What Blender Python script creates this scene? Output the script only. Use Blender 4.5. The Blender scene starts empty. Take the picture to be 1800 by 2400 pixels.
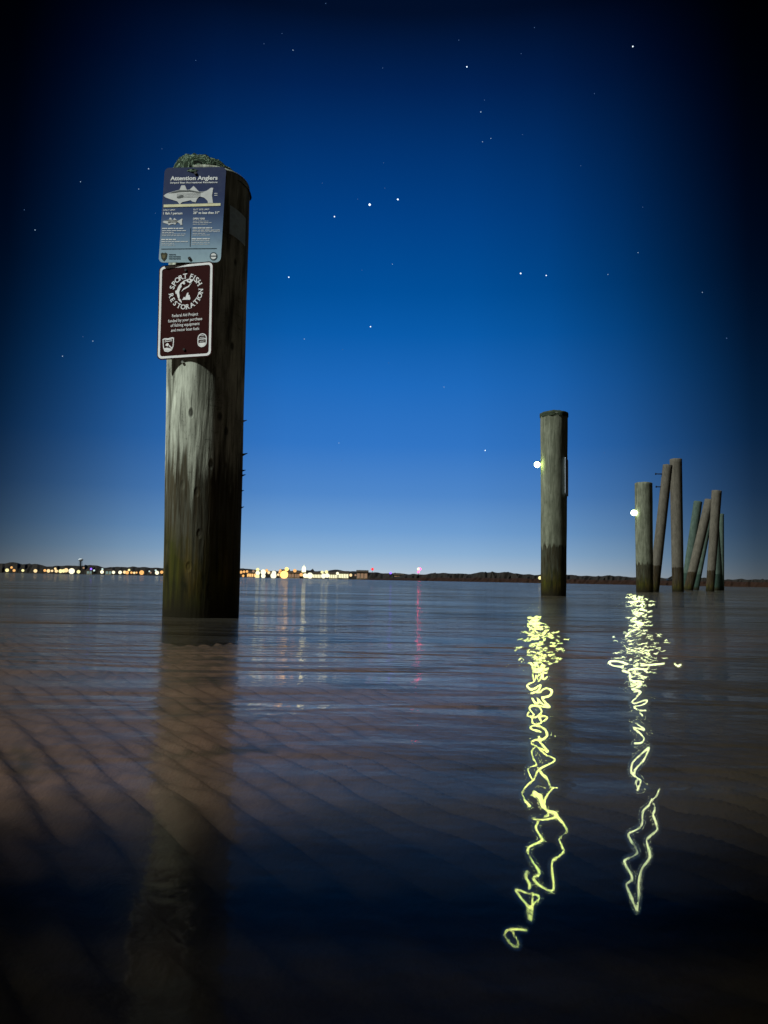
import bpy, math, random
import numpy as np
from mathutils import Vector, Matrix
R = math.radians
random.seed(7); rng = np.random.RandomState(11)
sc = bpy.context.scene
col = sc.collection

# ------------------------------------------------------------------ camera
HC = 0.175                       # camera height above the water
PITCH, ROLL, F = 5.05, 1.08, 1800.0
cam_d = bpy.data.cameras.new('camera'); cam = bpy.data.objects.new('camera', cam_d); col.objects.link(cam)
cam_d.sensor_fit = 'HORIZONTAL'; cam_d.sensor_width = 36; cam_d.lens = 36
cam_d.clip_start = 0.01; cam_d.clip_end = 30000
Mc = Matrix.Translation((0, 0, HC)) @ Matrix.Rotation(R(90 + PITCH), 4, 'X') @ Matrix.Rotation(R(ROLL), 4, 'Z')
cam.matrix_world = Mc
cam_d.dof.use_dof = True; cam_d.dof.focus_distance = 3.6; cam_d.dof.aperture_fstop = 26.0
sc.camera = cam
R3 = Mc.to_3x3()
CAM = Vector((0, 0, HC))

def ray(px, py):                 # direction through a point of the 1800 x 2400 photograph
    return (R3 @ Vector(((px - 900) / F, (1200 - py) / F, -1))).normalized()
def at_water(px, py):
    d = ray(px, py); return CAM + d * (-HC / d.z)
def at_y(px, py, Y):
    d = ray(px, py); return CAM + d * (Y / d.y)
Rn = np.array(R3)
def project(P):                  # world points (n,3) -> photo coordinates
    q = (P - np.array(CAM)) @ Rn
    return 900 + F * q[:, 0] / -q[:, 2], 1200 - F * q[:, 1] / -q[:, 2]

# ------------------------------------------------------------------ node helpers
def mat(name):
    m = bpy.data.materials.new(name); m.use_nodes = True
    nt = m.node_tree; nt.nodes.clear()
    out = nt.nodes.new('ShaderNodeOutputMaterial')
    return m, nt, out
def N(nt, t, **kw):
    n = nt.nodes.new(t)
    for k, v in kw.items():
        if k.startswith('i_'): n.inputs[k[2:].replace('_', ' ')].default_value = v
        else: setattr(n, k, v)
    return n
def L(nt, a, b): nt.links.new(a, b)
def math_n(nt, op, a, b=None, clamp=False):
    n = nt.nodes.new('ShaderNodeMath'); n.operation = op; n.use_clamp = clamp
    for i, v in enumerate((a, b)):
        if v is None: continue
        if isinstance(v, (int, float)): n.inputs[i].default_value = v
        else: nt.links.new(v, n.inputs[i])
    return n.outputs[0]
def mrange(nt, v, a, b, c=0.0, d=1.0):
    n = nt.nodes.new('ShaderNodeMapRange'); nt.links.new(v, n.inputs[0])
    for i, x in enumerate((a, b, c, d)): n.inputs[1 + i].default_value = x
    return n.outputs[0]
def ramp(nt, v, stops, interp='LINEAR'):
    n = nt.nodes.new('ShaderNodeValToRGB'); n.color_ramp.interpolation = interp
    e = n.color_ramp.elements
    while len(e) > 1: e.remove(e[-1])
    e[0].position = stops[0][0]; e[0].color = (*stops[0][1], 1)
    for p, c in stops[1:]:
        k = e.new(p); k.color = (*c, 1)
    nt.links.new(v, n.inputs[0]); return n.outputs[0]
def mixc(nt, f, a, b, blend='MIX'):
    n = nt.nodes.new('ShaderNodeMix'); n.data_type = 'RGBA'; n.blend_type = blend
    for i, v in ((0, f), (6, a), (7, b)):
        if isinstance(v, (int, float)): n.inputs[i].default_value = v
        elif isinstance(v, tuple): n.inputs[i].default_value = (*v, 1)
        else: nt.links.new(v, n.inputs[i])
    return n.outputs[2]
def noise(nt, vec, scale, detail=3, rough=0.5, dist=0.0):
    n = nt.nodes.new('ShaderNodeTexNoise'); n.inputs['Scale'].default_value = scale
    n.inputs['Detail'].default_value = detail; n.inputs['Roughness'].default_value = rough
    n.inputs['Distortion'].default_value = dist
    nt.links.new(vec, n.inputs['Vector']); return n.outputs[0]
def mapping(nt, vec, scale=(1, 1, 1), rot=(0, 0, 0), loc=(0, 0, 0)):
    n = nt.nodes.new('ShaderNodeMapping'); nt.links.new(vec, n.inputs[0])
    n.inputs['Scale'].default_value = scale; n.inputs['Rotation'].default_value = rot; n.inputs['Location'].default_value = loc
    return n.outputs[0]
def srgb(r, g, b):
    return tuple(((c / 255) / 12.92 if c / 255 <= 0.04045 else ((c / 255 + 0.055) / 1.055) ** 2.4) for c in (r, g, b))

# ------------------------------------------------------------------ world: deep twilight, glow low over the town
w = bpy.data.worlds.new("World"); sc.world = w; w.use_nodes = True
nt = w.node_tree; nt.nodes.clear()
wo = nt.nodes.new('ShaderNodeOutputWorld'); bg = nt.nodes.new('ShaderNodeBackground')
tc = nt.nodes.new('ShaderNodeTexCoord'); sx = nt.nodes.new('ShaderNodeSeparateXYZ')
L(nt, tc.outputs['Generated'], sx.inputs[0])
zz = sx.outputs[2]
sky_stops = []
for e, c in ((0.0, (196, 203, 208)), (0.8, (170, 192, 212)), (2.0, (140, 177, 213)), (3.6, (112, 159, 210)), (6.3, (80, 136, 203)), (10, (50, 118, 198)),
             (14.4, (30, 106, 189)), (18, (10, 92, 172)), (21, (0, 80, 155)), (26, (0, 65, 135)), (30, (0, 52, 114)),
             (34, (0, 34, 84)), (38, (0, 15, 42)), (46, (0, 7, 22)), (90, (0, 4, 14))):
    c2 = srgb(*c)
    sky_stops.append((min(1, math.sin(R(e))), (max(c2[0], .0004), c2[1], c2[2])))
skyc = ramp(nt, zz, sky_stops)
horiz = math_n(nt, 'SQRT', math_n(nt, 'ADD', math_n(nt, 'MULTIPLY', sx.outputs[0], sx.outputs[0]), math_n(nt, 'MULTIPLY', sx.outputs[1], sx.outputs[1])))
t_az = math_n(nt, 'DIVIDE', math_n(nt, 'ABSOLUTE', math_n(nt, 'ADD', sx.outputs[0], 0.01)), math_n(nt, 'MAXIMUM', horiz, 0.001))
faz = ramp(nt, t_az, [(0, (1,)*3), (.12, (.98,)*3), (.22, (.88,)*3), (.31, (.66,)*3), (.38, (.42,)*3), (.447, (.19,)*3), (.55, (.08,)*3), (1, (.03,)*3)], 'LINEAR')
expo = math_n(nt, 'ADD', 1.0, math_n(nt, 'MULTIPLY', math_n(nt, 'MAXIMUM', zz, 0.0), 2.4))
faz2 = math_n(nt, 'POWER', faz, expo)
back = mrange(nt, sx.outputs[1], -0.1, 0.35, 0.03, 1.0)
fall = math_n(nt, 'MULTIPLY', faz2, back)
vm = nt.nodes.new('ShaderNodeVectorMath'); vm.operation = 'SCALE'
L(nt, skyc, vm.inputs[0]); L(nt, fall, vm.inputs['Scale'])
L(nt, vm.outputs[0], bg.inputs[0]); bg.inputs[1].default_value = 1.0
L(nt, bg.outputs[0], wo.inputs[0])

# ------------------------------------------------------------------ the high white light of the landing, behind and left of the camera
SUN_AZ, SUN_EL = 64, 48
dirS = Vector((-math.sin(R(SUN_AZ)) * math.cos(R(SUN_EL)), -math.cos(R(SUN_AZ)) * math.cos(R(SUN_EL)), math.sin(R(SUN_EL))))
sd = bpy.data.lights.new('sun', 'SUN'); sd.energy = 4.8; sd.angle = R(3.4); sd.color = (0.93, 1.0, 0.90)
so = bpy.data.objects.new('sun', sd); col.objects.link(so)
so.rotation_euler = dirS.to_track_quat('Z', 'Y').to_euler(); so.location = dirS * 20

sc.view_settings.view_transform = 'Standard'; sc.view_settings.look = 'None'
sc.view_settings.exposure = 0.0; sc.view_settings.gamma = 1.0
sc.cycles.max_bounces = 8; sc.cycles.transparent_max_bounces = 12; sc.cycles.glossy_bounces = 3; sc.cycles.diffuse_bounces = 2
sc.cycles.sample_clamp_indirect = 4.0

# ------------------------------------------------------------------ mesh helpers
class MB:
    def __init__(s): s.v = []; s.f = []; s.m = []
    def add(s, v, f, m=0):
        o = len(s.v); s.v += [tuple(x) for x in v]; s.f += [tuple(i + o for i in q) for q in f]; s.m += [m] * len(f)
    def box(s, c, d, m=0, rz=0.0):
        X, Y, Z = d[0] / 2, d[1] / 2, d[2] / 2; ca, sa = math.cos(rz), math.sin(rz)
        v = [(c[0] + x * ca - y * sa, c[1] + x * sa + y * ca, c[2] + z) for x, y, z in
             [(-X,-Y,-Z),(X,-Y,-Z),(X,Y,-Z),(-X,Y,-Z),(-X,-Y,Z),(X,-Y,Z),(X,Y,Z),(-X,Y,Z)]]
        s.add(v, [(0,3,2,1),(4,5,6,7),(0,1,5,4),(1,2,6,5),(2,3,7,6),(3,0,4,7)], m)
    def tube(s, p0, p1, r0, r1, n=8, m=0, cap=True):
        p0, p1 = Vector(p0), Vector(p1); ax = (p1 - p0).normalized()
        u = ax.orthogonal().normalized(); w_ = ax.cross(u); v = []
        for p, r in ((p0, r0), (p1, r1)):
            for i in range(n):
                a = 2 * math.pi * i / n; v.append(p + (u * math.cos(a) + w_ * math.sin(a)) * r)
        f = [(i, (i + 1) % n, n + (i + 1) % n, n + i) for i in range(n)]
        if cap: f += [tuple(range(n - 1, -1, -1)), tuple(range(n, 2 * n))]
        s.add(v, f, m)
    def ball(s, c, r, n=12, k=8, m=0, sq=(1, 1, 1)):
        v = [(c[0], c[1], c[2] + r * sq[2])]
        for j in range(1, k):
            t = math.pi * j / k
            for i in range(n):
                a = 2 * math.pi * i / n
                v.append((c[0] + r * sq[0] * math.sin(t) * math.cos(a), c[1] + r * sq[1] * math.sin(t) * math.sin(a), c[2] + r * sq[2] * math.cos(t)))
        v.append((c[0], c[1], c[2] - r * sq[2])); f = []
        for i in range(n): f.append((0, 1 + i, 1 + (i + 1) % n))
        for j in range(k - 2):
            for i in range(n):
                a = 1 + j * n; f.append((a + i, a + n + i, a + n + (i + 1) % n, a + (i + 1) % n))
        e = len(v) - 1; a = 1 + (k - 2) * n
        for i in range(n): f.append((a + i, e, a + (i + 1) % n))
        s.add(v, f, m)
    def poly(s, pts, z0, z1, m=0):     # flat outline in local XY with thickness
        n = len(pts); v = [(x, y, z1) for x, y in pts] + [(x, y, z0) for x, y in pts]
        A = sum(pts[i][0] * pts[(i + 1) % n][1] - pts[(i + 1) % n][0] * pts[i][1] for i in range(n))
        top = tuple(range(n)); f = []
        if A < 0: top = top[::-1]
        f.append(top); f.append(tuple(i + n for i in top[::-1]))
        for i in range(n):
            q = (i, i + n, (i + 1) % n + n, (i + 1) % n); f.append(q if A > 0 else q[::-1])
        s.add(v, f, m)
    def build(s, name, mats, parent=None, loc=(0, 0, 0), smooth=False):
        me = bpy.data.meshes.new(name); me.from_pydata(s.v, [], s.f)
        for x in (mats if isinstance(mats, (list, tuple)) else [mats]): me.materials.append(x)
        me.polygons.foreach_set('material_index', s.m)
        if smooth: me.polygons.foreach_set('use_smooth', [True] * len(me.polygons))
        me.update(); o = bpy.data.objects.new(name, me); col.objects.link(o); o.location = loc
        if parent: o.parent = parent
        return o
def tag(o, label=None, cat=None, group=None, kind=None):
    if label: o['label'] = label
    if cat: o['category'] = cat
    if group: o['group'] = group
    if kind: o['kind'] = kind
    return o
def empty(name, loc): 
    o = bpy.data.objects.new(name, None); col.objects.link(o); o.location = loc; o.empty_display_size = 0.1; return o
def grid_mesh(name, X, Y, Z, m, smooth=True):
    nr, nc = X.shape
    co = np.stack([X, Y, Z], -1).reshape(-1, 3).astype(np.float32)
    idx = np.arange(nr * nc).reshape(nr, nc)
    q = np.stack([idx[:-1, :-1], idx[:-1, 1:], idx[1:, 1:], idx[1:, :-1]], -1).reshape(-1, 4)
    me = bpy.data.meshes.new(name); me.vertices.add(len(co)); me.vertices.foreach_set('co', co.ravel())
    me.loops.add(q.size); me.loops.foreach_set('vertex_index', q.ravel().astype(np.int32))
    me.polygons.add(len(q)); me.polygons.foreach_set('loop_start', np.arange(0, q.size, 4, dtype=np.int32))
    me.polygons.foreach_set('loop_total', np.full(len(q), 4, dtype=np.int32))
    me.polygons.foreach_set('use_smooth', np.full(len(q), smooth))
    me.update(calc_edges=True); me.validate(); me.materials.append(m)
    o = bpy.data.objects.new(name, me); col.objects.link(o); return o, co
def vnoise(x, y, seed):              # smooth value noise
    r = np.random.RandomState(seed); T = r.rand(64, 64)
    xi = np.floor(x).astype(int); yi = np.floor(y).astype(int); fx = x - xi; fy = y - yi
    fx = fx * fx * (3 - 2 * fx); fy = fy * fy * (3 - 2 * fy)
    g = lambda a, b: T[a % 64, b % 64]
    return (g(xi, yi) * (1 - fx) + g(xi + 1, yi) * fx) * (1 - fy) + (g(xi, yi + 1) * (1 - fx) + g(xi + 1, yi + 1) * fx) * fy - .5

# ------------------------------------------------------------------ materials
def m_plain(name, c, rough=.6, metal=0.0, bump=0.0, bscale=40):
    m, nt, out = mat(name); p = N(nt, 'ShaderNodeBsdfPrincipled')
    tc = N(nt, 'ShaderNodeTexCoord'); n = noise(nt, tc.outputs['Object'], bscale, 4)
    cc = mixc(nt, n, tuple(x * .8 for x in c), tuple(min(1, x * 1.2) for x in c))
    L(nt, cc, p.inputs['Base Color']); p.inputs['Roughness'].default_value = rough; p.inputs['Metallic'].default_value = metal; p.inputs['Specular IOR Level'].default_value = .5 if metal else .06
    if bump:
        b = N(nt, 'ShaderNodeBump'); b.inputs['Distance'].default_value = bump; L(nt, n, b.inputs['Height']); L(nt, b.outputs[0], p.inputs['Normal'])
    L(nt, p.outputs[0], out.inputs[0]); return m
def m_emit(name, c, s):
    m, nt, out = mat(name); e = N(nt, 'ShaderNodeEmission'); e.inputs[0].default_value = (*c, 1); e.inputs[1].default_value = s
    L(nt, e.outputs[0], out.inputs[0]); return m

def m_wood(name, pale, mid, brown, tide=0.68, algae=0.36, base=0.0, seed=0.0, spots=1.0, grain=1.0, soft=.10):
    m, nt, out = mat(name); p = N(nt, 'ShaderNodeBsdfPrincipled')
    tc = N(nt, 'ShaderNodeTexCoord'); ob = tc.outputs['Object']
    s = N(nt, 'ShaderNodeSeparateXYZ'); L(nt, ob, s.inputs[0]); z = s.outputs[2]
    g1 = noise(nt, mapping(nt, ob, (26 * grain, 26 * grain, 2.6), loc=(seed, 0, 0)), 1, 5, .6, .6)        # long vertical grain
    g2 = noise(nt, mapping(nt, ob, (90 * grain, 90 * grain, 5), loc=(seed, 3, 0)), 1, 3, .6)               # fine fibres
    g3 = noise(nt, mapping(nt, ob, (9, 9, 5), loc=(seed, 8, 2)), 1, 5, .62)                               # broad blotches
    c = mixc(nt, mrange(nt, g1, .34, .58), mid, pale)
    c = mixc(nt, mrange(nt, g3, .35, .7, 0, .6), c, tuple(x * .62 for x in mid))
    c = mixc(nt, mrange(nt, g2, .55, .72, 0, .7), c, tuple(x * .35 for x in mid))
    # dark drill-like pits and knots
    v = N(nt, 'ShaderNodeTexVoronoi'); L(nt, mapping(nt, ob, (15, 15, 8), loc=(seed, 1, 1)), v.inputs['Vector']); v.inputs['Scale'].default_value = 1
    pit = mrange(nt, v.outputs[0], .10, .20, 1, 0)
    c = mixc(nt, math_n(nt, 'MULTIPLY', pit, .8 * spots), c, tuple(x * .15 for x in mid))
    w2 = noise(nt, mapping(nt, ob, (5, 5, 34), loc=(seed, 2, 7)), 1, 3, .5, 1.2)
    crack = math_n(nt, 'MULTIPLY', mrange(nt, math_n(nt, 'ABSOLUTE', math_n(nt, 'SUBTRACT', w2, .5)), 0, .012, 1, 0), mrange(nt, g3, .56, .64))
    c = mixc(nt, math_n(nt, 'MULTIPLY', crack, .8 * spots), c, tuple(x * .2 for x in mid))
    # wet brown tide zone with a ragged dripping upper edge
    drip = noise(nt, mapping(nt, ob, (24, 24, 1.5), loc=(seed + 5, 0, 0)), 1, 5, .65)
    lvl = math_n(nt, 'ADD', z, math_n(nt, 'MULTIPLY', math_n(nt, 'SUBTRACT', drip, .5), 1.15 if soft > .15 else (.35 if soft > .03 else .15)))
    wet = mrange(nt, lvl, tide - soft / 3, tide + soft / 3, 1, 0)
    br = mixc(nt, mrange(nt, g1, .38, .62), tuple(x * .45 for x in brown), brown)
    br = mixc(nt, mrange(nt, drip, .55, .66, 0, .75), br, tuple(x * .6 for x in mid))
    br = mixc(nt, mrange(nt, g2, .42, .62, 0, .55), br, tuple(x * .75 for x in mid))
    v2 = N(nt, 'ShaderNodeTexVoronoi'); L(nt, mapping(nt, ob, (34, 34, 13), loc=(seed, 4, 1)), v2.inputs['Vector'])
    nick = math_n(nt, 'MULTIPLY', mrange(nt, v2.outputs[0], .12, .26, 1, 0), mrange(nt, g3, .45, .6))
    c = mixc(nt, math_n(nt, 'MULTIPLY', nick, .75 * spots), c, tuple(x * .2 for x in mid))
    c = mixc(nt, wet, c, br)
    lv2 = math_n(nt, 'ADD', z, math_n(nt, 'MULTIPLY', math_n(nt, 'SUBTRACT', g3, .5), .5))
    al = mrange(nt, lv2, algae - .13, algae + .10, 1, 0)
    alc = mixc(nt, mrange(nt, g3, .38, .62), (.050, .052, .008), (.078, .054, .010))
    alc = mixc(nt, mrange(nt, g1, .4, .65), tuple([.012, .012, .004]), alc)
    c = mixc(nt, al, c, alc)
    lo = mrange(nt, z, base + .02, base + .17, 1, 0)
    c = mixc(nt, lo, c, (.012, .010, .005))
    L(nt, c, p.inputs['Base Color']); p.inputs['Roughness'].default_value = .85; p.inputs['Specular IOR Level'].default_value = .08
    h = math_n(nt, 'ADD', math_n(nt, 'MULTIPLY', g1, 1.0), math_n(nt, 'MULTIPLY', g2, .5))
    h = math_n(nt, 'SUBTRACT', h, math_n(nt, 'MULTIPLY', pit, .8 * spots))
    b = N(nt, 'ShaderNodeBump'); b.inputs['Distance'].default_value = .006; b.inputs['Strength'].default_value = .6
    L(nt, h, b.inputs['Height']); L(nt, b.outputs[0], p.inputs['Normal'])
    L(nt, p.outputs[0], out.inputs[0]); return m

GREY = m_wood('weathered_wood', (.58, .61, .53), (.13, .135, .11), (.055, .044, .026), algae=.34, seed=0, soft=.26)
GREEN = m_wood('greenish_wood', (.20, .21, .165), (.098, .105, .078), (.034, .027, .015), seed=9, soft=.04, algae=.30, spots=.3)
TAN = m_wood('tan_wood', (.125, .112, .095), (.090, .080, .068), (.030, .019, .007), seed=21, soft=.02, algae=.2, spots=.4)
BLUEG = m_wood('green_treated_wood', (.080, .112, .098), (.052, .078, .068), (.022, .045, .036), seed=33, soft=.02, algae=.05, spots=.3)

# ------------------------------------------------------------------ pilings
def piling(bx, by, tx, ty, wb, wt, m, bury=.8, name='piling', cap=.04, wob=.012, seed=1, nseg=56, rings=90, Y=None, dome=0.02):
    """base (waterline) and top in photo coordinates; the pile stands at its own distance."""
    b = at_water(bx, by) if Y is None else at_y(bx, by, Y)
    dist = b.y
    rb = wb / F * dist / 2; rt = wt / F * dist / 2
    b = Vector((b.x * (1 + rb / dist), b.y + rb, 0)); 
    t = at_y(tx, ty, b.y)
    ax = t - b; bot = b - ax * (bury / ax.z)
    Ltot = (t - bot).length; axn = ax.normalized()
    u = Vector((1, 0, 0)); u = (u - axn * u.dot(axn)).normalized(); v = axn.cross(u)
    root = empty(name, b)
    mb = MB(); V = []
    r_ = random.Random(seed); ph = [r_.uniform(0, 6.28) for _ in range(6)]
    for j in range(rings + 1):
        s = j / rings; q = bot + (t - bot) * s - b
        zr = (s * Ltot - bury) / max(.01, Ltot - bury); rr = rb + (rt - rb) * max(0, min(1, zr))
        for i in range(nseg):
            a = 2 * math.pi * i / nseg
            k = 1 + wob * (math.sin(2 * a + ph[0] + 3 * s) + .6 * math.sin(3 * a + ph[1] - 5 * s) + .35 * math.sin(7 * a + ph[2] + 9 * s) + .5 * math.sin(11 * s + ph[3] + a) + .3*math.sin(31*s+ph[4]+2*a))
            V.append(q + (u * math.cos(a) + v * math.sin(a)) * rr * k)
    nb = len(V)
    F_ = [(j * nseg + i, j * nseg + (i + 1) % nseg, (j + 1) * nseg + (i + 1) % nseg, (j + 1) * nseg + i) for j in range(rings) for i in range(nseg)]
    # worn top: a few rings closing inwards
    prof = [(.985, .25), (.93, .6), (.80, .85), (.55, 1.0), (.25, 1.02)]
    for k, (fr, fz) in enumerate(prof):
        for i in range(nseg):
            p = V[rings * nseg + i] - (t - b)
            a = 2 * math.pi * i / nseg
            V.append((t - b) + p * fr + axn * dome * (fz + .12 * math.sin(5 * a + ph[5] + k)))
        o = (rings + k) * nseg
        F_ += [(o + i, o + (i + 1) % nseg, o + nseg + (i + 1) % nseg, o + nseg + i) for i in range(nseg)]
    V.append((t - b) + axn * dome); o = (rings + len(prof)) * nseg
    F_ += [(o + i, o + (i + 1) % nseg, len(V) - 1) for i in range(nseg)]
    F_.append(tuple(range(nseg - 1, -1, -1)))
    mb.add(V, F_); shaft = mb.build('shaft', m, root, smooth=True)
    return root, b, t, rb, rt, u, v, axn

# --- the big near piling with the signs
P1, b1, t1, rb1, rt1, u1, v1, ax1 = piling(470, 1449, 493, 436, 181, 202, GREY, seed=3, wob=.010, dome=.0, nseg=96, rings=220)
tag(P1, 'large weathered grey piling in the foreground with two signs on it', 'piling')
def pile1_r(z): s = max(0, min(1, z / t1.z)); return rb1 + (rt1 - rb1) * s
def pile1_c(z): return b1 + (t1 - b1) * (z / t1.z)

# lichen-covered crinkled cap on the top of the near piling
def build_cap():
    m, nt, out = mat('lichen'); p = N(nt, 'ShaderNodeBsdfPrincipled'); tc = N(nt, 'ShaderNodeTexCoord')
    n1 = noise(nt, tc.outputs['Object'], 16, 3, .5, 2.2)
    c = ramp(nt, n1, [(.3, (.003, .005, .003)), (.42, (.005, .010, .006)), (.455, (.16, .22, .16)), (.475, (.012, .022, .012)), (.55, (.008, .016, .009)), (.59, (.04, .07, .045)), (.61, (.26, .32, .25)), (.63, (.02, .035, .02))])
    L(nt, c, p.inputs['Base Color']); p.inputs['Roughness'].default_value = .8; p.inputs['Specular IOR Level'].default_value = .05
    b = N(nt, 'ShaderNodeBump'); b.inputs['Distance'].default_value = .02; L(nt, n1, b.inputs['Height']); L(nt, b.outputs[0], p.inputs['Normal'])
    L(nt, p.outputs[0], out.inputs[0])
    c0 = t1 - b1; n, k = 64, 18; V = []; F_ = []
    ctr = c0 + Vector((0, 0, -.022))
    for j in range(k + 1):
        f = j / k
        for i in range(n):
            a = 2 * math.pi * i / n
            rr = rt1 * 1.02 * f ** .8 * (1 + .012 * math.sin(3 * a + 1) + .012 * math.sin(9 * a)); skew = (1 - f) * rt1 * .45
            zz = .125 * math.cos(f * math.pi / 2) ** .75 if f < 1 else -.01
            zz += .010 * math.sin(13 * a + 7 * f) * f * (1 - f) * 3 + random.uniform(-.004, .004)
            V.append(ctr + Vector((rr * math.cos(a) - skew, rr * math.sin(a) - skew * .6, zz)))
    F_ = [(j * n + i, (j + 1) * n + i, (j + 1) * n + (i + 1) % n, j * n + (i + 1) % n) for j in range(k) for i in range(n)]
    mb = MB(); mb.add(V, F_); o = mb.build('lichen_cap', m, P1, smooth=True)
    o['label'] = 'crinkled pale green lichen on the worn top'
build_cap()

# splinters on the right edge
for (px, py, l) in ((577, 985, .012), (580, 1063, .009), (575, 1100, .010), (576, 1112, .008), (572, 1149, .008), (571, 1190, .010), (566, 1252, .006)):
    q = at_y(px - 4, py, pile1_c(.8).y); s0 = q - b1; mb = MB()
    mb.tube(s0 + Vector((-.03, 0, -.012)), s0 + Vector((l, -.005, random.uniform(-.004, .008))), .009, .0012, 6)
    mb.build('splinter', GREY, P1)

# ------------------------------------------------------------------ text helper
def text_mesh(body, size, offset=0.0, align='CENTER', spacing=1.0):
    cu = bpy.data.curves.new('t', 'FONT'); cu.body = body; cu.size = size; cu.offset = offset; cu.resolution_u = 3
    cu.align_x = align; cu.space_character = spacing
    o = bpy.data.objects.new('t', cu); col.objects.link(o)
    dg = bpy.context.evaluated_depsgraph_get(); dg.update()
    me = o.evaluated_get(dg).to_mesh()
    v = [tuple(x.co) for x in me.vertices]; f = [tuple(p.vertices) for p in me.polygons]
    o.evaluated_get(dg).to_mesh_clear(); bpy.data.objects.remove(o); bpy.data.curves.remove(cu)
    return v, f
def put_text(mb, body, x, y, width, z, height=None, offset=0.0, align='CENTER', m=0, rot=0.0, size=None):
    v, f = text_mesh(body, 1.0, offset)
    xs = [p[0] for p in v]; ys = [p[1] for p in v]; w0 = max(xs) - min(xs); h0 = .72
    sx_ = width / w0 if width else size
    sy_ = (height / h0) if height else (sx_ if size is None else size)
    cx = (max(xs) + min(xs)) / 2
    if align == 'LEFT': cx = min(xs)
    ca, sa = math.cos(rot), math.sin(rot)
    V = []
    for p in v:
        a, b = (p[0] - cx) * sx_, p[1] * sy_
        V.append((x + a * ca - b * sa, y + a * sa + b * ca, z))
    mb.add(V, f, m)
def rrect(w_, h_, r, n=8, cx=0, cy=0):
    pts = []
    for (sx_, sy_, a0) in ((1, -1, -90), (1, 1, 0), (-1, 1, 90), (-1, -1, 180)):
        for i in range(n + 1):
            a = R(a0 + 90 * i / n); pts.append((cx + sx_ * (w_ / 2 - r) + r * math.cos(a), cy + sy_ * (h_ / 2 - r) + r * math.sin(a)))
    return pts
def ring(mb, o_, i_, z, m=0):
    n = len(o_); v = [(x, y, z) for x, y in o_] + [(x, y, z) for x, y in i_]
    mb.add(v, [(k, (k + 1) % n, n + (k + 1) % n, n + k) for k in range(n)], m)

def sign_frame(cx, cy, w_px, h_px, alpha, tiltz, lean, gap=.006):
    """empty whose local XY is the sign plane, tangent to the near piling."""
    d = ray(cx, cy)
    # horizontal normal, turned alpha to the left of the viewer
    n = Vector((-math.sin(R(alpha)), -math.cos(R(alpha)), 0))
    n = (n + Vector((0, 0, lean))).normalized()
    # height where the ray meets the tangent plane
    z = 1.2
    for _ in range(8):
        c = pile1_c(z); q = c + Vector((n.x, n.y, 0)).normalized() * (pile1_r(z) * 1.012 + gap)
        t = (q - CAM).dot(n) / d.dot(n); p = CAM + d * t; z = p.z
    up = Vector((0, 0, 1)); X = up.cross(n).normalized(); Yv = n.cross(X)
    rot = Matrix((X, Yv, n)).transposed() @ Matrix.Rotation(R(tiltz), 3, 'Z')
    dist = (p - CAM).dot(R3 @ Vector((0, 0, -1)))
    return p, rot, w_px / F * dist / math.cos(R(alpha)), h_px / F * dist * 1.07
ALU = m_plain('sign_aluminium', (.35, .36, .36), .4, .8)
WHITE = m_plain('white_print', (.88, .90, .98), .6)
BOLT = m_plain('dark_bolt', (.03, .03, .03), .4, .6)
STEEL = m_plain('bright_bolt', (.6, .6, .58), .3, .9)

def bolt(mb, x, y, z, r):
    n = 6; v = [(x + r * math.cos(R(60 * i)), y + r * math.sin(R(60 * i)), z) for i in range(n)] + [(x + r * .9 * math.cos(R(60 * i)), y + r * .9 * math.sin(R(60 * i)), z + .004) for i in range(n)]
    mb.add(v, [(i, (i + 1) % n, n + (i + 1) % n, n + i) for i in range(n)] + [tuple(range(n, 2 * n))])

# --- sign one: blue angling regulations
p, rot, W1, H1 = sign_frame(451, 503, 149, 216, 6, -1.3, -.005, gap=.002)
S1 = empty('regulation_sign', p); S1.rotation_euler = rot.to_euler()
tag(S1, 'blue Attention Anglers regulations sign with a striped fish, upper sign on the near piling', 'sign')
m, nt_, out = mat('blue_print'); pb = N(nt_, 'ShaderNodeBsdfPrincipled'); tcn = N(nt_, 'ShaderNodeTexCoord'); sp = N(nt_, 'ShaderNodeSeparateXYZ')
L(nt_, tcn.outputs['Object'], sp.inputs[0])
vv = mrange(nt_, sp.outputs[1], -H1 / 2, H1 / 2)
cc = ramp(nt_, vv, [(0, (.36, .50, .60)), (.16, (.27, .39, .52)), (.32, (.12, .20, .36)), (.5, (.045, .080, .20)), (.7, (.020, .034, .115)), (1, (.020, .030, .095))])
dn = noise(nt_, tcn.outputs['Object'], 30, 5)
cc = mixc(nt_, mrange(nt_, dn, .5, .75, 0, .18), cc, (.08, .11, .16))
L(nt_, cc, pb.inputs['Base Color']); pb.inputs['Roughness'].default_value = .7; pb.inputs['Specular IOR Level'].default_value = .12; L(nt_, pb.outputs[0], out.inputs[0]); BLUEP = m
mb = MB(); mb.poly(rrect(W1, H1, .022), -.002, .0, 0)
mb.m = [0 if i == 0 else 1 for i in range(len(mb.f))]; mb.build('panel', [BLUEP, ALU], S1)
def s1(X, Y): return ((X - (672 - (Y - 330) * .035)) / 880 * W1, -(Y - 970) / 1287 * H1)
k1 = W1 / 880
mb = MB()
Z1 = .0008
x, y = s1(655, 500); put_text(mb, 'Attention Anglers', x, y, 675 * k1, Z1, 58 * k1, offset=.028)
x, y = s1(655, 545); put_text(mb, 'Striped Bass Recreational Regulations', x, y, 675 * k1, Z1, 25 * k1, offset=.02)
x, y = s1(232, 915); put_text(mb, 'DAILY LIMIT:', x, y, 175 * k1, Z1, 22 * k1, align='LEFT', offset=.01)
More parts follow.
